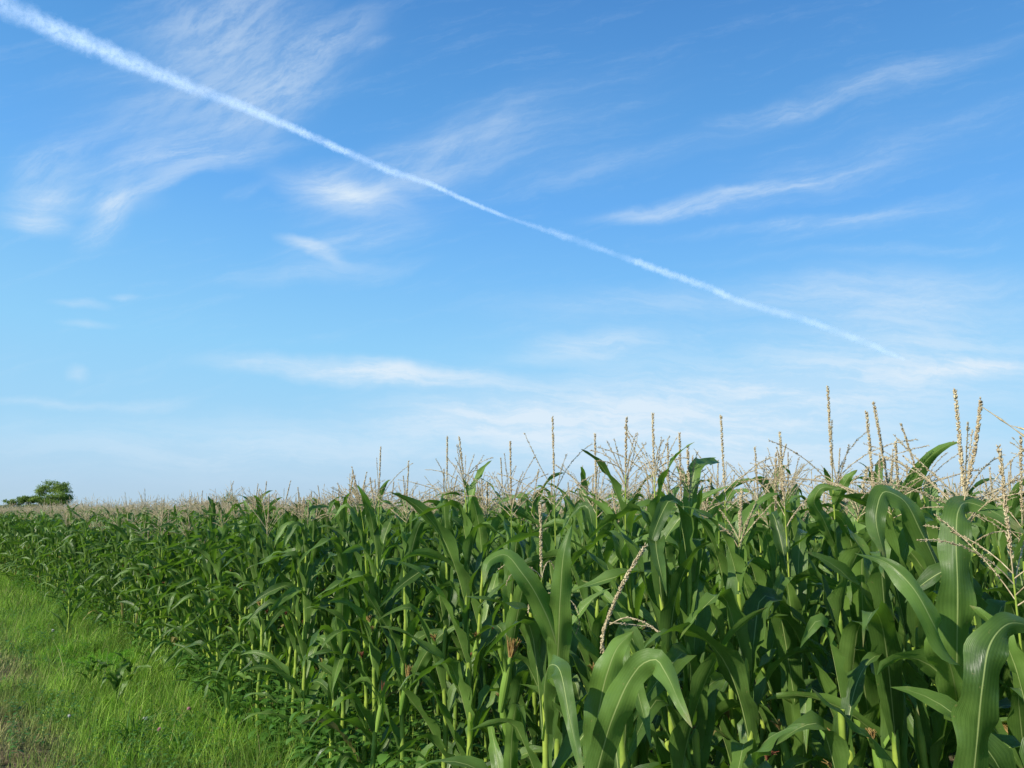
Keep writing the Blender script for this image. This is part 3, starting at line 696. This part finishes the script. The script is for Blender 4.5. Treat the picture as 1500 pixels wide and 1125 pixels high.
mx=qn.n('ShaderNodeMixShader'); qn.l(al,mx.inputs[0]); qn.l(tr.outputs[0],mx.inputs[1]); qn.l(ad.outputs[0],mx.inputs[2]); o=qn.n('ShaderNodeOutputMaterial'); qn.l(mx.outputs[0],o.inputs[0])
tag(obj('contrail',mb.mesh('contrail',[m],attr=True)),'long white aircraft contrail slanting down across the blue sky from upper left','contrail')

# ------------------------------------------------------------------ world
w=bpy.data.worlds.new('World'); sc.world=w; w.use_nodes=True; nt=w.node_tree; nt.nodes.clear(); qn=N(nt)
sky=qn.n('ShaderNodeTexSky'); sky.sky_type='NISHITA'; sky.sun_disc=False; sky.sun_elevation=SUN_EL; sky.sun_rotation=SUN_AZ; sky.air_density=1.0; sky.dust_density=.4; sky.ozone_density=2.0
tc=qn.n('ShaderNodeTexCoord'); dirv=tc.outputs['Generated']; sx=qn.n('ShaderNodeSeparateXYZ'); qn.l(dirv,sx.inputs[0])
NISH=qn.mix(1.0,sky.outputs[0],(.10,.10,.10),'MULTIPLY')
# haze and air colour of this clear morning by elevation, paler towards the sun side on the left
cr=qn.n('ShaderNodeValToRGB'); el=cr.color_ramp.elements
zz=qn.math('ADD',sx.outputs[2],qn.math('MULTIPLY',sx.outputs[0],qn.math('MULTIPLY',qn.ramp(sx.outputs[2],.02,.3),.05)))
qn.l(zz,cr.inputs[0])
lin=lambda c: tuple((x/255/12.92 if x/255<.04045 else ((x/255+.055)/1.055)**2.4) for x in c)
TINT=[(0.0,(182,210,230)),(.03,(180,212,238)),(.085,(168,218,250)),(.19,(148,212,254)),(.29,(124,194,252)),(.37,(106,178,247)),(.48,(92,162,230)),(.57,(80,146,216)),(.80,(34,80,158)),(1.0,(20,52,122))]
el[0].position=0; el[0].color=(*lin(TINT[0][1]),1); el[1].position=1; el[1].color=(*lin(TINT[-1][1]),1)
for p,cc in TINT[1:-1]: x=el.new(p); x.color=(*lin(cc),1)
BASE=qn.mix(.92,NISH,cr.outputs[0])
# cirrus in direction space (x/y, z/y)
yy=qn.math('MAXIMUM',sx.outputs[1],.05); gx=qn.math('DIVIDE',sx.outputs[0],yy); gz=qn.math('DIVIDE',sx.outputs[2],yy)
cb=qn.n('ShaderNodeCombineXYZ'); qn.l(gx,cb.inputs[0]); qn.l(gz,cb.inputs[1])
def gcoord(px,py): d=Pd(px,py); return d[0]/d[1], d[2]/d[1]
nz=qn.n('ShaderNodeTexNoise'); nz.inputs['Scale'].default_value=7; nz.inputs['Detail'].default_value=5; nz.inputs['Roughness'].default_value=.55; qn.l(cb.outputs[0],nz.inputs['Vector'])
v1=qn.n('ShaderNodeVectorMath',operation='SUBTRACT'); qn.l(nz.outputs['Color'],v1.inputs[0]); v1.inputs[1].default_value=(.5,.5,.5)
v2=qn.n('ShaderNodeVectorMath',operation='SCALE'); qn.l(v1.outputs[0],v2.inputs[0]); v2.inputs['Scale'].default_value=.05
v3=qn.n('ShaderNodeVectorMath',operation='ADD'); qn.l(cb.outputs[0],v3.inputs[0]); qn.l(v2.outputs[0],v3.inputs[1])
def streak(ang, sc_, strx):
    mp=qn.n('ShaderNodeMapping',vector_type='TEXTURE'); mp.inputs['Rotation'].default_value=(0,0,ang); mp.inputs['Scale'].default_value=(strx,1,1); qn.l(v3.outputs[0],mp.inputs[0])
    return qn.noise(mp.outputs[0],sc_,8,.68)
sA=streak(R(14),34,9); sB=streak(R(38),30,3.2); sC=streak(R(-4),40,9)
# wisp: centre px,py, angle deg (up-right positive), half length px, half width px, strength, texture
WISPS=[(1050,570,2,480,110,.30,'C'),(1350,480,4,260,80,.26,'C'),(250,120,30,260,110,.18,'A'),(300,20,30,160,60,.30,'B'),(400,150,30,120,45,.34,'B'),(480,60,40,120,30,.30,'B'),(260,235,8,180,25,.40,'A'),(130,290,-4,110,26,.45,'B'),(60,330,-10,70,16,.35,'C'),(400,190,25,60,12,.35,'A'),(350,60,35,170,75,.42,'B'),(430,110,40,190,60,.26,'B'),(330,205,14,160,40,.30,'A'),(240,170,25,230,60,.22,'B'),(70,240,30,70,40,.38,'B'),(60,300,0,70,30,.50,'C'),(160,310,55,75,22,.55,'B'),
 (150,345,35,50,18,.40,'B'),(225,275,22,90,14,.50,'A'),(545,60,35,40,10,.25,'B'),(500,280,-16,125,26,.60,'C'),(620,235,24,220,40,.30,'B'),(490,250,-6,70,22,.38,'A'),(560,290,8,150,60,.20,'A'),(455,362,-22,60,12,.60,'C'),(520,350,10,130,22,.36,'A'),
 (470,395,5,150,16,.24,'C'),(560,400,15,90,12,.22,'A'),(650,220,25,260,50,.20,'A'),(360,275,30,38,9,.30,'B'),(115,445,0,45,7,.32,'C'),(180,432,3,30,5,.32,'C'),(125,475,0,50,6,.34,'C'),(110,545,-25,22,10,.34,'C'),
 (540,548,-4,250,18,.95,'C'),(70,588,-3,110,7,.32,'C'),(210,592,3,80,9,.26,'C'),(860,505,6,120,22,.42,'C'),(750,610,-2,260,34,.55,'C'),(1000,600,3,380,55,.50,'C'),(1350,560,4,330,70,.40,'C'),(1420,543,5,110,15,.62,'C'),
 (1390,440,8,190,45,.34,'A'),(1250,430,0,200,40,.20,'C'),(1000,435,3,330,26,.22,'C'),(1080,282,9,240,13,.52,'A'),(1000,308,5,160,11,.48,'A'),(1200,262,14,220,30,.26,'A'),(1170,328,5,190,10,.46,'A'),(1330,310,12,260,18,.18,'A'),
 (1280,120,16,320,22,.36,'A'),(1120,165,12,110,16,.26,'A'),(950,225,14,260,20,.22,'A'),(800,190,22,260,70,.12,'A'),(1240,372,3,250,9,.22,'A'),(1330,200,14,330,50,.10,'A'),(700,660,0,900,46,.34,'C'),(350,640,0,600,40,.16,'C'),(1200,670,0,500,50,.30,'C')]
acc=None
for (px,py,ang,hl,hw,st,tx) in WISPS:
    cx,cy=gcoord(px,py); mp=qn.n('ShaderNodeMapping',vector_type='TEXTURE'); mp.inputs['Location'].default_value=(cx,cy,0); mp.inputs['Rotation'].default_value=(0,0,R(ang)); mp.inputs['Scale'].default_value=(hl/F*1.25,hw/F*1.6,1); qn.l(v3.outputs[0],mp.inputs[0])
    ln=qn.n('ShaderNodeVectorMath',operation='LENGTH'); qn.l(mp.outputs[0],ln.inputs[0])
    f=qn.ramp(ln.outputs['Value'],1.0,0.0,0,st*{'A':.58,'B':.58,'C':.95}[tx]); 
    t={'A':sA,'B':sB,'C':sC}[tx]; f=qn.math('MULTIPLY',f,qn.ramp(t,.36,.64,.5 if tx=='C' else .32,1.15 if tx=='C' else 1.25))
    acc=f if acc is None else qn.math('ADD',acc,f)
# general thin high veil, streaky
veil=qn.math('MULTIPLY',qn.ramp(sA,.5,.8),.10); acc=qn.math('ADD',acc,veil)
front=qn.ramp(sx.outputs[1],.1,.3); acc=qn.math('MULTIPLY',qn.math('MINIMUM',acc,.92),front)
CLOUD=(.74,.86,.97)
COLW=qn.mix(acc,BASE,CLOUD)
bg=qn.n('ShaderNodeBackground'); qn.l(COLW,bg.inputs[0]); bg.inputs[1].default_value=1.0
o=qn.n('ShaderNodeOutputWorld'); qn.l(bg.outputs[0],o.inputs[0])

# ------------------------------------------------------------------ sun, camera
sl=bpy.data.lights.new('sun','SUN'); sl.energy=5.0; sl.angle=R(.5); sl.color=(1,.93,.80); so=bpy.data.objects.new('sun',sl); C.objects.link(so)
sd=Vector((math.sin(SUN_AZ)*math.cos(SUN_EL),math.cos(SUN_AZ)*math.cos(SUN_EL),math.sin(SUN_EL))); so.rotation_euler=(-sd).to_track_quat('-Z','Y').to_euler(); so.location=(0,0,20)
cd=bpy.data.cameras.new('camera'); co=bpy.data.objects.new('camera',cd); C.objects.link(co); co.location=(0,0,CAMH); co.rotation_euler=(R(90)+PITCH,0,0)
cd.sensor_width=36; cd.lens=36*F/1500; cd.clip_start=.05; cd.clip_end=200000; sc.camera=co
sc.view_settings.view_transform='Standard'; sc.view_settings.look='None'; sc.view_settings.exposure=0; sc.view_settings.gamma=1
sc.cycles.max_bounces=8; sc.cycles.diffuse_bounces=1; sc.cycles.glossy_bounces=2; sc.cycles.transmission_bounces=4; sc.cycles.transparent_max_bounces=8
